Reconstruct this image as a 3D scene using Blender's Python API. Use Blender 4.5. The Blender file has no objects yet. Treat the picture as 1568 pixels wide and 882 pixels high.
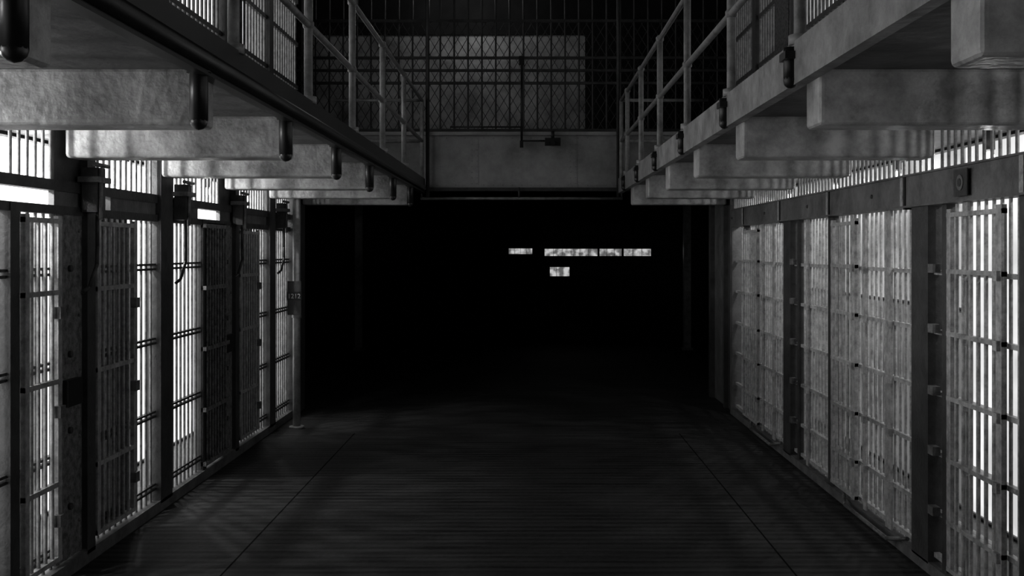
import bpy, math, random
from mathutils import Vector
random.seed(4)
S=bpy.context.scene
try:
    S.view_settings.view_transform='Standard'
    S.view_settings.look='None'
except Exception as e: print(e)

# ---------------- materials ----------------
def mat(name, g, rough=0.6, var=0.3, scale=4.0, metal=0.0, bump=0.0, stretch=(1,1,1), spec=0.4, detail=10, transl=0.0):
    m=bpy.data.materials.new(name); m.use_nodes=True
    nt=m.node_tree; N=nt.nodes; L=nt.links
    b=N['Principled BSDF']
    tc=N.new('ShaderNodeTexCoord'); mp=N.new('ShaderNodeMapping'); mp.inputs['Scale'].default_value=stretch
    no=N.new('ShaderNodeTexNoise'); no.inputs['Scale'].default_value=scale; no.inputs['Detail'].default_value=detail
    no.inputs['Roughness'].default_value=.72
    L.new(tc.outputs['Object'],mp.inputs['Vector']); L.new(mp.outputs[0],no.inputs['Vector'])
    cr=N.new('ShaderNodeValToRGB')
    lo=g*(1-var); hi=g*(1+var)
    cr.color_ramp.elements[0].position=0.36; cr.color_ramp.elements[0].color=(lo,lo,lo,1)
    cr.color_ramp.elements[1].position=0.64; cr.color_ramp.elements[1].color=(hi,hi,hi,1)
    L.new(no.outputs[0],cr.inputs[0]); L.new(cr.outputs[0],b.inputs['Base Color'])
    b.inputs['Roughness'].default_value=rough; b.inputs['Metallic'].default_value=metal
    b.inputs['Specular IOR Level'].default_value=spec
    if bump>0:
        bp=N.new('ShaderNodeBump'); bp.inputs['Strength'].default_value=bump; bp.inputs['Distance'].default_value=0.01
        n2=N.new('ShaderNodeTexNoise'); n2.inputs['Scale'].default_value=scale*6; n2.inputs['Detail'].default_value=5
        L.new(mp.outputs[0],n2.inputs['Vector']); L.new(n2.outputs[0],bp.inputs['Height']); L.new(bp.outputs[0],b.inputs['Normal'])
    if transl>0:
        t=N.new('ShaderNodeBsdfTranslucent'); L.new(cr.outputs[0],t.inputs['Color'])
        mx=N.new('ShaderNodeMixShader'); mx.inputs[0].default_value=transl
        L.new(b.outputs[0],mx.inputs[1]); L.new(t.outputs[0],mx.inputs[2])
        L.new(mx.outputs[0],N['Material Output'].inputs['Surface'])
    return m
def emis(name,s,lo=None,scale=3.0,g=.2):
    m=bpy.data.materials.new(name); m.use_nodes=True
    nt=m.node_tree; N=nt.nodes; L=nt.links
    b=N['Principled BSDF']; b.inputs['Base Color'].default_value=(g,g,g,1); b.inputs['Roughness'].default_value=.5
    b.inputs['Emission Strength'].default_value=s
    if lo is None: lo=.85
    tc=N.new('ShaderNodeTexCoord'); no=N.new('ShaderNodeTexNoise'); no.inputs['Scale'].default_value=scale
    no.inputs['Detail'].default_value=4
    cr=N.new('ShaderNodeValToRGB'); cr.color_ramp.elements[0].position=.4; cr.color_ramp.elements[1].position=.6
    cr.color_ramp.elements[0].color=(lo,lo,lo,1); cr.color_ramp.elements[1].color=(1,1,1,1)
    L.new(tc.outputs['Object'],no.inputs['Vector']); L.new(no.outputs[0],cr.inputs[0]); L.new(cr.outputs[0],b.inputs['Emission Color'])
    return m

# floor material: cement with fine transverse trowel lines
def floor_mat():
    m=bpy.data.materials.new('cement_floor'); m.use_nodes=True
    nt=m.node_tree; N=nt.nodes; L=nt.links; b=N['Principled BSDF']
    tc=N.new('ShaderNodeTexCoord')
    def noise(st,sc,det=4):
        mp=N.new('ShaderNodeMapping'); mp.inputs['Scale'].default_value=st
        n=N.new('ShaderNodeTexNoise'); n.inputs['Scale'].default_value=sc; n.inputs['Detail'].default_value=det
        L.new(tc.outputs['Object'],mp.inputs[0]); L.new(mp.outputs[0],n.inputs['Vector']); return n.outputs[0]
    a=noise((.5,11,1),2.2); c=noise((1,1,1),1.6,8); f=noise((1,1,1),30,8)
    wv=N.new('ShaderNodeTexWave'); wv.bands_direction='Y'; wv.inputs['Scale'].default_value=3.4; wv.inputs['Distortion'].default_value=.8; wv.inputs['Detail'].default_value=2
    L.new(tc.outputs['Object'],wv.inputs['Vector'])
    def mth(op,x,y):
        n=N.new('ShaderNodeMath'); n.operation=op
        for i,v in enumerate((x,y)):
            if isinstance(v,(int,float)): n.inputs[i].default_value=v
            else: L.new(v,n.inputs[i])
        return n.outputs[0]
    s=mth('ADD',mth('MULTIPLY',a,.40),mth('MULTIPLY',c,.30))
    s=mth('ADD',s,mth('MULTIPLY',f,.22))
    s=mth('ADD',s,mth('MULTIPLY',wv.outputs[1],.12))
    cr=N.new('ShaderNodeValToRGB'); e=cr.color_ramp.elements
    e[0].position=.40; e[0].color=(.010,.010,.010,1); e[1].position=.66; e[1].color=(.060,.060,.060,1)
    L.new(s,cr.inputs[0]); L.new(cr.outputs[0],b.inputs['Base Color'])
    b.inputs['Roughness'].default_value=.6; b.inputs['Specular IOR Level'].default_value=.12
    bp=N.new('ShaderNodeBump'); bp.inputs['Strength'].default_value=.8; bp.inputs['Distance'].default_value=.012
    L.new(s,bp.inputs['Height']); L.new(bp.outputs[0],b.inputs['Normal'])
    return m
M={}
M['floor']=floor_mat()
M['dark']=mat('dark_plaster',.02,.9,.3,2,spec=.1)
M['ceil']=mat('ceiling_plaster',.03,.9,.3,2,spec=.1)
M['white']=mat('white_painted_plaster',.7,.7,.1,3)
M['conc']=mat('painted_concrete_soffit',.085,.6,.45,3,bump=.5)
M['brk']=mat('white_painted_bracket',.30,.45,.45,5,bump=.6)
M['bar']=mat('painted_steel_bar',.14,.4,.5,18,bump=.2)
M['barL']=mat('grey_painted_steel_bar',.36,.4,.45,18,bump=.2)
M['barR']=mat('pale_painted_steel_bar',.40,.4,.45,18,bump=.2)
M['post']=mat('dark_steel_post',.045,.5,.4,8,bump=.3)
M['plate']=mat('worn_steel_plate',.16,.55,.75,22,bump=.7)
M['lint']=mat('lintel_steel',.12,.5,.4,6,bump=.3)
M['black']=mat('black_conduit',.012,.4,.3,10)
M['joint']=mat('floor_joint_grime',.008,1.0,.5,10,spec=.05)
M['rail']=mat('railing_paint',.25,.35,.35,12)
M['kerb']=mat('kerb_cement',.11,.7,.4,7,bump=.3)
M['screen']=mat('translucent_wire_screen',.17,.8,.5,40,transl=.6)
M['edge']=mat('gallery_edge_steel',.21,.5,.45,6,bump=.4)
M['beam']=mat('riveted_plate_paint',.29,.5,.3,2.5,bump=.15)
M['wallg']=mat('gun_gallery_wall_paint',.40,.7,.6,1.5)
M['ink']=mat('sign_lettering',.7,.6,.1,5)
M['glass']=emis('added_glow_west',1.75,.95)  # added glow behind the left bars, reads as white cell interior
M['glowL2']=emis('added_upper_glow_west',2.2,.5,2)  # same added glow for the left upper tier
M['glowRu']=emis('added_glow_dim_high',.40,.3,2)  # right side: light and dim bands put into the glow strength, not dirt
M['glassR']=emis('added_glow_dim_low',.13,.3,2)  # dimmer lower band of the added right-side glow
M['glowRb']=emis('added_glow_bright',1.0,.6,2)  # bright stripe painted into the added right-side glow
M['glowR2']=emis('added_upper_glow_east',.9,.3,2)  # added glow behind the right upper tier, uneven by noise
M['slit']=emis('far_daylight_glass',.55,.2,9)
M['bulb']=emis('added_bulb_glow',8)  # glow of the bulbs added inside the cells

# ---------------- mesh builder ----------------
class B:
    def __init__(s): s.v=[];s.f=[];s.m=[];s.sm=[];s.mats=[]
    def mi(s,k):
        if k not in s.mats: s.mats.append(k)
        return s.mats.index(k)
    def box(s,x0,x1,y0,y1,z0,z1,k):
        n=len(s.v); i=s.mi(k)
        s.v+=[(x,y,z) for x in (x0,x1) for y in (y0,y1) for z in (z0,z1)]
        for q in ((0,1,3,2),(4,6,7,5),(0,4,5,1),(2,3,7,6),(0,2,6,4),(1,5,7,3)):
            s.f.append([n+a for a in q]); s.m.append(i); s.sm.append(False)
    def cyl(s,p,q,r,k,n=8,cap=True):
        p=Vector(p);q=Vector(q);d=(q-p).normalized()
        u=d.orthogonal().normalized(); w=d.cross(u); b=len(s.v); i=s.mi(k)
        for c in (p,q):
            for a in range(n):
                t=2*math.pi*a/n; s.v.append(tuple(c+u*(r*math.cos(t))+w*(r*math.sin(t))))
        for a in range(n):
            c=(a+1)%n; s.f.append([b+a,b+c,b+n+c,b+n+a]); s.m.append(i); s.sm.append(True)
        if cap:
            s.f.append([b+a for a in range(n)][::-1]); s.m.append(i); s.sm.append(False)
            s.f.append([b+n+a for a in range(n)]); s.m.append(i); s.sm.append(False)
    def sph(s,c,r,k,n=8):
        b=len(s.v); i=s.mi(k); h=n//2
        for j in range(h+1):
            ph=math.pi*j/h
            for a in range(n):
                t=2*math.pi*a/n; s.v.append((c[0]+r*math.sin(ph)*math.cos(t),c[1]+r*math.sin(ph)*math.sin(t),c[2]+r*math.cos(ph)))
        for j in range(h):
            for a in range(n):
                c2=(a+1)%n; s.f.append([b+j*n+a,b+(j+1)*n+a,b+(j+1)*n+c2,b+j*n+c2]); s.m.append(i); s.sm.append(True)
    def path(s,pts,r,k,n=8):
        for a,b in zip(pts[:-1],pts[1:]): s.cyl(a,b,r,k,n)
        for a in pts[1:-1]: s.sph(a,r,k,n)
    def make(s,name,bevel=0,parent=None):
        me=bpy.data.meshes.new(name); me.from_pydata(s.v,[],s.f)
        for k in s.mats: me.materials.append(M[k])
        me.polygons.foreach_set('material_index',s.m); me.polygons.foreach_set('use_smooth',s.sm); me.update()
        o=bpy.data.objects.new(name,me); S.collection.objects.link(o)
        if bevel:
            md=o.modifiers.new('bevel','BEVEL'); md.width=bevel; md.segments=3; md.limit_method='ANGLE'
        if parent: o.parent=parent
        return o

XL,XR=-2.43,2.15
EL,ER=-1.24,1.10
SZ0,SZ1=2.38,2.50
BACKL,BACKR=-3.0,2.78
Y0,YE=1.0,11.3

# ---------------- room shell ----------------
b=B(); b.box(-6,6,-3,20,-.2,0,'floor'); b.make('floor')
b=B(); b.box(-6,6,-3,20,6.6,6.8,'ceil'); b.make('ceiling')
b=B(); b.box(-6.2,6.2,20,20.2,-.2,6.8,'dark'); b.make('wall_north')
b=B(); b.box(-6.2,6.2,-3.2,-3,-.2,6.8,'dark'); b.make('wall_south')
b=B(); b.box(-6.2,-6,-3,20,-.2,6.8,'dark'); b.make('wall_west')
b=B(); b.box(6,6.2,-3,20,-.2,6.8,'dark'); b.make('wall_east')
for i,(x,y1) in enumerate(((-1.6,9.9),(1.4,9.9))):
    b=B(); b.box(x-.005,x+.005,0,y1,0,.001,'joint'); b.make('trim_%d'%(i+1))

def block(sx,back,front,name):
    b=B()
    o=back; w=back+sx*.25; fr=front+sx*.065
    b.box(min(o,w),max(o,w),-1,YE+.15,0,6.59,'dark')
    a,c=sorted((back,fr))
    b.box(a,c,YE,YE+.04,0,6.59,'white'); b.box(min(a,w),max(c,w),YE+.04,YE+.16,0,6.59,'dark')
    b.box(a,c,-1,-.9,0,6.59,'white')
    b.box(a,c,Y0-2,YE,.0,.05,'kerb')
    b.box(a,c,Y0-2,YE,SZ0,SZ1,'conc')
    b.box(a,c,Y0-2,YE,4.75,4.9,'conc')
    return b.make(name)
block(-1,BACKL,XL,'wall_cell_block_west'); block(1,BACKR,XR,'wall_cell_block_east')

wi=[0]
def glow_pane(x,y0,y1,z0,z1,k,sx):  # added glowing panel behind the bars, in place of lit cell walls
    wi[0]+=1; b=B()
    xa,xb=sorted((x-sx*.005,x-sx*.02)); b.box(xa,xb,y0,y1,z0,z1,k)
    xc,xd=sorted((x-sx*.0,x-sx*.035))
    b.box(xc,xd,y0,y1,z1,z1+.012,'lint'); b.box(xc,xd,y0,y1,z0-.012,z0,'lint')
    b.make('glow_pane_%d'%wi[0])
glow_pane(BACKL,Y0-1.5,YE,.08,2.34,'glass',-1)
glow_pane(BACKL,Y0,YE,2.55,4.7,'glowL2',-1)
for a,c in ((Y0-1.5,5.9),(6.78,YE)):  # added panels differ in strength to paint bright and grey stretches
    glow_pane(BACKR,a,c,.08,1.3,'glassR',1); glow_pane(BACKR,a,c,1.33,2.34,'glowRu',1)
glow_pane(BACKR,5.93,6.75,.08,2.34,'glowRb',1)
glow_pane(BACKR,Y0,YE,2.55,4.7,'glowR2',1)

# ---------------- left cell fronts ----------------
def inr(y,rs): return any(a-.01<=y<=c+.01 for a,c in rs)
def barrow(b,x,y0,y1,z0,z1,k,sp=.085,r=.0092,skip=()):
    n=int((y1-y0)/sp)
    if n<1: return
    off=((y1-y0)-n*sp)/2+sp/2
    for i in range(n):
        y=y0+off+i*sp
        if not inr(y,skip): b.cyl((x,y,z0),(x,y,z1),r,k,8,False)

P=2.94
def left_unit(off,name):
    b=B(); x=XL
    lo,hi=4.96+off,7.90+off
    posts=[(5.79,5.90),(6.95,7.18)]
    posts=[(a+off,c+off) for a,c in posts]
    for a,c in posts:
        b.box(x-.05,x+.05,a,c,.05,2.36,'post')
    b.box(x-.035,x+.035,lo,lo+.09,.05,1.92,'post')
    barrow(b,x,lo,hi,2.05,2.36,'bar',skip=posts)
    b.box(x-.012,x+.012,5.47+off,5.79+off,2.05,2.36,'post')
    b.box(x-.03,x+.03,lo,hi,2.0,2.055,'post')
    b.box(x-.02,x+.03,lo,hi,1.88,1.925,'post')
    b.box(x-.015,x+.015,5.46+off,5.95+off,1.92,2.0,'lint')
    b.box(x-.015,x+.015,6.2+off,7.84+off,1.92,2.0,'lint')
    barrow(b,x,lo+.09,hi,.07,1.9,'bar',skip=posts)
    for z in (1.585,1.105,.63,.16):
        b.box(x-.012,x+.016,lo,hi,z-.02,z-.006,'post'); b.box(x-.012,x+.016,lo,hi,z+.010,z+.024,'post')
    pa,pc=5.47+off,5.79+off
    b.box(x-.01,x+.02,pa,pc,.08,1.9,'plate')
    for z in (.35,.75,1.15,1.6):
        b.cyl((x+.02,pa+.16,z),(x+.035,pa+.16,z),.018,'post',10)
    b.box(x+.02,x+.05,pa+.08,pa+.26,.88,1.02,'black')
    for z in (.25,.7,1.35,1.8):
        for yy in (pa+.04,pc-.04): b.sph((x+.022,yy,z),.012,'plate',6)
    b.box(x-.055,x+.05,lo,hi,.0,.07,'kerb')
    for yl in (5.80+off,7.30+off):
        b.box(x+.04,x+.12,yl-.06,yl+.06,1.9,2.14,'post')
        b.box(x+.03,x+.14,yl-.09,yl+.09,2.06,2.09,'bar')
        b.cyl((x+.13,yl-.03,2.14),(x+.13,yl-.03,1.86),.012,'bar')
        b.path([(x+.1,yl,1.9),(x+.1,yl,1.72),(x+.11,yl-.03,1.62),(x+.09,yl-.08,1.5),(x+.06,yl-.1,1.47)],.011,'post')
        b.cyl((x+.12,yl-.1,2.155),(x+.12,yl+.1,2.155),.012,'bar')
    return b.make(name)
for i,o in enumerate((-2*P,-P,0,P)):
    left_unit(o,'cell_grille')
def left_door(y0,y1,scr=True):
    b=B(); x=XL+.045
    b.box(x-.012,x+.012,y0,y0+.045,.12,1.87,'barL'); b.box(x-.012,x+.012,y1-.045,y1,.12,1.87,'barL')
    for z in (.12,.50,1.02,1.47,1.83): b.box(x-.014,x+.014,y0,y1,z,z+.025,'barL')
    barrow(b,x,y0+.045,y1-.045,.13,1.85,'barL',.075,.010)
    if scr: b.box(XL-.022,XL-.018,y0,y1,.1,1.88,'screen')
    for z in (.3,.85,1.35):
        b.box(x,x+.035,y1-.07,y1-.01,z,z+.06,'bar')
    return b.make('cell_door')
for y0,y1,sc in ((2.1,2.7,1),(2.98,3.55,1),(5.06,5.46,0),(5.91,6.5,1),(8.85,9.48,1)): left_door(y0,y1,sc)
b=B(); x=XL+.03
b.box(x-.006,x+.0,7.9,8.52,.08,1.9,'plate')
for z in (.1,.5,.95,1.4,1.86): b.box(x-.01,x+.03,7.9,8.52,z,z+.03,'plate')
barrow(b,x+.015,7.9,8.52,.1,1.88,'plate',.07,.01); b.make('cell_door')
b=B(); b.box(XL-.06,XL+.05,10.85,11.45,0,2.36,'post'); b.box(XL+.05,XL+.07,10.87,11.0,0,2.36,'lint'); b.make('wall_west_pilaster')

# standpipe with number plate
b=B(); px,py=-2.2,10.2
b.cyl((px,py,0),(px,py,2.37),.036,'rail',14); b.cyl((px,py,0),(px,py,.02),.07,'rail',14)
b.cyl((px-.0,py,1.05),(px,py,1.1),.045,'rail',14)
b.box(px-.075,px+.055,py-.06,py-.04,1.08,1.40,'post')
b.box(px-.08,px+.06,py-.065,py-.06,1.22,1.30,'black')
pipe=b.make('standpipe')
cu=bpy.data.curves.new('number_text','FONT'); cu.body='1212'; cu.size=.062; cu.extrude=.001; cu.align_x='CENTER'
t=bpy.data.objects.new('number_text',cu); S.collection.objects.link(t); t.location=(px-.01,py-.067,1.238); t.rotation_euler=(math.pi/2,0,0)
cu.materials.append(M['ink']); t.parent=pipe

# ---------------- right cell fronts ----------------
def right_unit(off,name):
    b=B(); x=XR; lo,hi=5.62+off,min(8.56+off,10.98)
    b.box(x-.05,x+.06,lo,lo+.24,.05,1.93,'post')
    b.box(x-.03,x+.03,lo-.2,lo-.14,.05,1.93,'post')
    b.box(x-.03,x+.04,7.42+off,7.56+off,.05,1.93,'post')
    b.box(x-.06,x+.03,lo,hi,1.93,2.11,'lint')
    b.box(x-.075,x-.06,lo,hi,1.93,1.94,'lint'); b.box(x-.075,x-.06,lo,hi,2.10,2.11,'lint')
    for yy in (5.93+off,7.42+off):
        b.box(x-.066,x+.0,yy-.012,yy+.012,1.92,2.112,'black')
        b.box(x-.068,x-.06,yy+.02,yy+.06,1.94,2.10,'barL')
    for yy in (6.5+off,8.0+off):
        if yy<hi: b.sph((x-.06,yy,2.02),.014,'post',8)
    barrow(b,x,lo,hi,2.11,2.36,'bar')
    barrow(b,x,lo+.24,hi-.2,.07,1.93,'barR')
    for z in (1.58,1.27,.95,.64,.33,.1):
        b.box(x-.018,x+.012,lo,hi,z-.012,z+.012,'barR')
    for yy,w in ((6.25,.1),(6.72,.05),(7.0,.03),(8.1,.06)):
        if yy+w+off>hi: continue
        b.box(x-.03,x-.018,yy+off,yy+w+off,.06,1.93,'barR')
        for z in (1.58,1.27,.95,.64,.33):
            b.box(x-.048,x-.02,yy+off-.01,yy+off+.035,z-.03,z+.015,'barR')
    for z in (1.58,1.27,.95,.64,.33):
        b.box(x-.07,x-.03,lo-.12,lo-.05,z,z+.045,'bar')
    b.box(x-.05,x+.055,lo,hi,0,.06,'kerb')
    b.path([(x-.05,lo+.3,.1),(x-.1,lo+.5,.05),(x-.1,lo+1.3,.05),(x-.05,lo+1.5,.1)],.012,'bar')
    return b.make(name)
for o in (-2*P,-P,0,P): right_unit(o,'cell_grille')
def right_door(y0,y1,k='barR'):
    b=B(); x=XR-.05
    b.box(x-.012,x+.012,y0,y0+.06,.1,1.9,k); b.box(x-.012,x+.012,y1-.05,y1,.1,1.9,k)
    for z in (.1,.33,.64,.95,1.27,1.58,1.86): b.box(x-.014,x+.014,y0,y1,z,z+.022,k)
    barrow(b,x,y0+.06,y1-.05,.1,1.88,k,.085,.010)
    for z in (.31,.62,.93,1.25,1.56): b.box(x-.03,x,y0+.01,y0+.055,z,z+.045,k)
    return b.make('cell_door')
right_door(4.72,5.34); right_door(6.84,7.38); right_door(9.75,10.4); right_door(1.9,2.5)
b=B(); b.box(XR-.083,XR-.077,5.04,5.20,1.955,2.085,'post')
b.cyl((XR-.083,5.12,2.02),(XR-.087,5.12,2.02),.038,'lint',16); b.cyl((XR-.087,5.12,2.02),(XR-.09,5.12,2.02),.02,'post',12)
b.make('cell_label_plate')
b=B(); b.box(XR-.0,XR+.06,11.0,11.28,0,2.36,'lint'); b.box(XR,XR+.15,11.5,12.42,0,2.36,'lint'); b.box(XR,XR+.05,11.28,11.5,0,2.36,'post'); b.box(XR-.05,XR,11.0,11.12,0,2.36,'lint'); b.box(XR-.05,XR,12.3,12.42,0,2.36,'post')
b.box(XR-.04,XR,11.5,11.56,0,2.36,'post');b.make('wall_east_pilaster')

def upper(sx,x,k):
    b=B()
    posts=[]
    yy=Y0+.1
    while yy<YE:
        posts.append((yy,yy+.16)); yy+=1.47
    for a,c in posts: b.box(x-.04,x+.04,a,c,2.5,4.75,'post')
    barrow(b,x,Y0,YE-.03,2.5,4.75,k,.10,.012,skip=posts)
    for z in (2.55,2.95,3.4,3.85,4.3): b.box(x-.015,x+.015,Y0,YE-.03,z-.02,z+.02,'post')
    for i,(a,c) in enumerate(posts):
        if i%2: b.box(x-.03,x-.02,a+.3,a+.75,2.55,4.5,'screen')
    b.make('upper_tier_grille')
upper(-1,XL,'bar'); upper(1,XR,'bar')

# ---------------- gallery walkways ----------------
BY=[2.6+1.44*i for i in range(-1,7)]
def gallery(name,xe,xf,sx):
    b=B()
    xb=xf+sx*.06
    a,c=sorted((xe,xb))
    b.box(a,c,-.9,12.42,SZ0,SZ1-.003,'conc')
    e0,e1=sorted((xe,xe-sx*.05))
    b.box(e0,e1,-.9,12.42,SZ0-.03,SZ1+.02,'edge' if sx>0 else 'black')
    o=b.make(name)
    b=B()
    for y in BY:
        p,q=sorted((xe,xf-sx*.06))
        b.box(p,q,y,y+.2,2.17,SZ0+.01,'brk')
    b.make('brackets',.02,o)
    if sx<0:
        b=B()
        b.cyl((EL+.05,-.5,2.40),(EL+.05,12.2,2.40),.034,'black',12)
        for y in BY:
            b.cyl((EL+.01,y-.035,2.44),(EL+.01,y-.035,2.18),.034,'black',12); b.sph((EL+.01,y-.035,2.18),.034,'black',12)
            b.cyl((EL+.01,y-.035,2.36),(EL+.01,y-.035,2.38),.045,'black',12)
        b.make('edge_conduit',0,o)
    return o
gallery('gallery_walkway',EL,XL,-1)
gallery('gallery_walkway',ER,XR,1)

def railing(xe,sx,ys):
    b=B(); x=xe-sx*.02
    for y in ys:
        b.cyl((x,y,SZ0),(x,y,3.42),.024,'rail',12)
        b.cyl((x,y,SZ1+.01),(x,y,SZ1+.05),.045,'rail',12)
        for z in (2.95,3.42): b.sph((x,y,z),.034,'rail',10)
    for z in (2.95,3.42): b.cyl((x,ys[0],z),(x,12.35,z),.02,'rail',10)
    for z in (2.95,3.42): b.cyl((x,12.35,z),(x+sx*1.0,12.35,z),.02,'rail',10)
    b.cyl((x,12.35,SZ0),(x,12.35,3.42),.024,'rail',10)
    if sx>0:
        for y in ys:
            if y>4:
                b.cyl((x-.035,y,2.50),(x-.035,y,2.37),.03,'black',12); b.sph((x-.035,y,2.37),.032,'black',12)
                b.box(x-.07,x,y-.05,y+.05,2.45,2.48,'black')
    return b.make('gallery_railing')
railing(EL,-1,[1.4,2.92,4.44,5.96,7.45,9.0,10.55])
railing(ER,1,[1.2,2.75,4.25,5.68,7.25,8.75,10.2,11.6])

# ---------------- gun gallery at the end ----------------
gy=12.5
b=B()
b.box(-5.99,5.99,gy,gy+.03,2.42,3.03,'beam')
b.box(-5.99,5.99,gy-.05,gy+.03,3.03,3.07,'beam'); b.box(-5.99,5.99,gy-.06,gy+.03,2.38,2.42,'post')
b.box(-5.99,5.99,gy+.03,13.95,2.9,3.0,'dark')
for xx in (-3.2,-1.75,-.62,.53,1.7,2.9):
    b.box(xx-.045,xx+.045,gy-.006,gy,2.42,3.03,'beam')
    for i in range(9):
        for dx in (-.03,.03): b.sph((xx+dx,gy-.008,2.47+i*.065),.007,'beam',6)
for i in range(110):
    xx=-5.9+i*.11
    b.sph((xx,gy,3.0),.007,'beam',6); b.sph((xx,gy,2.45),.007,'beam',6)
b.cyl((EL,gy-.1,2.29),(ER,gy-.1,2.29),.016,'rail',10)
for xx in (EL+.08,ER-.05):
    b.cyl((xx,gy-.08,2.3),(xx,gy-.08,6.59),.022,'post',10)
for xx in (EL+.01,-.1,ER-.01): b.cyl((xx,gy-.1,2.29),(xx,gy-.1,2.42),.012,'post',8)
deck=b.make('gun_gallery')
b=B(); b.box(-6,6,14.0,14.15,2.9,4.5,'wallg'); b.box(-6,6,13.97,14.15,4.5,6.6,'dark')  # upper band coloured dark to offset light from the lamp above
b.box(.75,6,13.96,14.0,3.0,4.5,'dark'); b.box(-6,-2.8,13.96,14.0,3.0,4.5,'dark')  # dark end sections put the wall's fade of light into colour
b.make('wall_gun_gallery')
b=B(); cy=12.75
for i in range(60):
    xx=-5+i*.165
    if xx>5: break
    b.cyl((xx,cy,3.0),(xx,cy,6.59),.012,'post',6,False)
for z in (3.12,3.68,3.83,3.98,4.42,5.2): b.box(-5.9,5.9,cy-.02,cy+.02,z-.015,z+.015,'post')
H0,H1=3.05,4.45; h=H1-H0; st=.11
xx=-4.5
while xx<3.2:
    b.cyl((xx,cy+.03,H0),(xx+h*.6,cy+.03,H1),.005,'post',4,False)
    b.cyl((xx+h*.6,cy+.036,H0),(xx,cy+.036,H1),.005,'post',4,False)
    xx+=st
b.make('cage',0,deck)
b=B(); b.box(.2,.38,gy-.13,gy-.07,2.90,2.99,'black'); b.cyl((.29,gy-.1,2.99),(.29,gy-.1,3.07),.02,'black'); b.cyl((.29,gy-.14,2.93),(.29,gy-.19,2.92),.03,'black',12)
b.make('junction_box')  # camera-like junction box, gives no light
b=B(); b.cyl((-.07,gy-.08,2.9),(-.07,gy-.08,3.93),.013,'black'); b.box(-.09,-.05,gy-.11,gy-.06,2.88,2.96,'black'); b.box(-.10,-.04,gy-.11,gy-.05,3.84,3.94,'black')
b.cyl((-.07,gy-.08,3.12),(-.9,gy-.08,3.12),.010,'black'); b.cyl((-.07,gy-.08,2.96),(.2,gy-.08,2.96),.010,'black')
b.make('vertical_conduit')
def lamp(name,loc,power,size=.15):
    l=bpy.data.lights.new(name+'_light','POINT'); l.energy=power; l.shadow_soft_size=size
    o=bpy.data.objects.new(name+'_light',l); S.collection.objects.link(o)
    b=B(); x,y,z=loc
    b.cyl((x,y,z+.22),(x,y,6.6),.01,'black'); b.cyl((x,y,z+.17),(x,y,z+.22),.16,'black',16)
    r=b.make(name); o.location=loc; o.parent=r
    return r
lamp('unseen_pendant_lamp',(-.75,13.2,4.95),8)  # added lamp above the view, lights the gun gallery wall
def added_cell_lamp(x,y,sx,power,z=2.2,rad=.022):  # lamps added in the cells to throw floor streaks and bracket patches
    b=B(); 
    b.cyl((x,y,z+.04),(x,y,z+.17),.03,'post',10); b.sph((x,y,z),.03,'bulb',10)
    r=b.make('added_cell_lamp')
    l=bpy.data.lights.new('bulb_light','POINT'); l.energy=power; l.shadow_soft_size=rad
    o=bpy.data.objects.new('bulb_light',l); S.collection.objects.link(o); o.location=(x-sx*.0,y,z-.05); o.parent=r
for y,p in ((2.2,40),(3.55,42),(4.95,42),(6.4,42),(7.85,40),(9.3,30),(10.6,12)): added_cell_lamp(-2.78,y,-1,p)
for y in (1.4,2.9,4.3,5.8,7.25,8.7,10.2): added_cell_lamp(2.5,y,1,10)

# ---------------- far end ----------------
for x in (-2.86,2.70):
    b=B(); b.box(x-.06,x+.06,18.1,18.22,0,2.9,'rail'); b.box(x-.09,x+.09,18.07,18.25,0,.04,'lint'); b.box(x-.1,x+.1,18.05,18.27,2.9,3.0,'lint')
    b.cyl((x,18.16,3.0),(x,18.16,6.6),.05,'lint')
    b.make('steel_column')
def slit(px0,px1,py0,py1,bars):
    Y=19.95; k=Y/1640
    x0,x1=(px0-808)*k,(px1-808)*k; z1,z0=1.7-(py0-382)*k,1.7-(py1-382)*k
    wi[0]+=1; b=B()
    b.box(x0,x1,19.98,19.995,z0,z1,'slit')
    for a,c,d,e in ((x0-.015,x1+.015,z1,z1+.03),(x0-.015,x1+.015,z0-.03,z0),(x0-.015,x0,z0,z1),(x1,x1+.015,z0,z1)):
        b.box(a,c,19.93,20,d,e,'dark')
    for i in range(1,bars):
        xx=x0+(x1-x0)*i/bars; b.box(xx-.003,xx+.003,19.95,19.985,z0,z1,'dark')
    b.make('glow_pane_%d'%wi[0])
slit(779,815,380.5,389,4); slit(834,915,381,392,6); slit(918,952,381,392,3); slit(955,997,381,392,3); slit(842,872,409,423,3)

w=bpy.data.worlds.new('World'); S.world=w; w.use_nodes=True
w.node_tree.nodes['Background'].inputs[0].default_value=(1,1,1,1); w.node_tree.nodes['Background'].inputs[1].default_value=0.0

c=bpy.data.cameras.new('Camera'); c.sensor_width=36; c.lens=36*1640/1568
c.shift_x=-24/1568; c.shift_y=-59/1568; c.clip_start=.05
o=bpy.data.objects.new('Camera',c); S.collection.objects.link(o); o.location=(0,0,1.7); o.rotation_euler=(math.pi/2,0,0)
S.camera=o
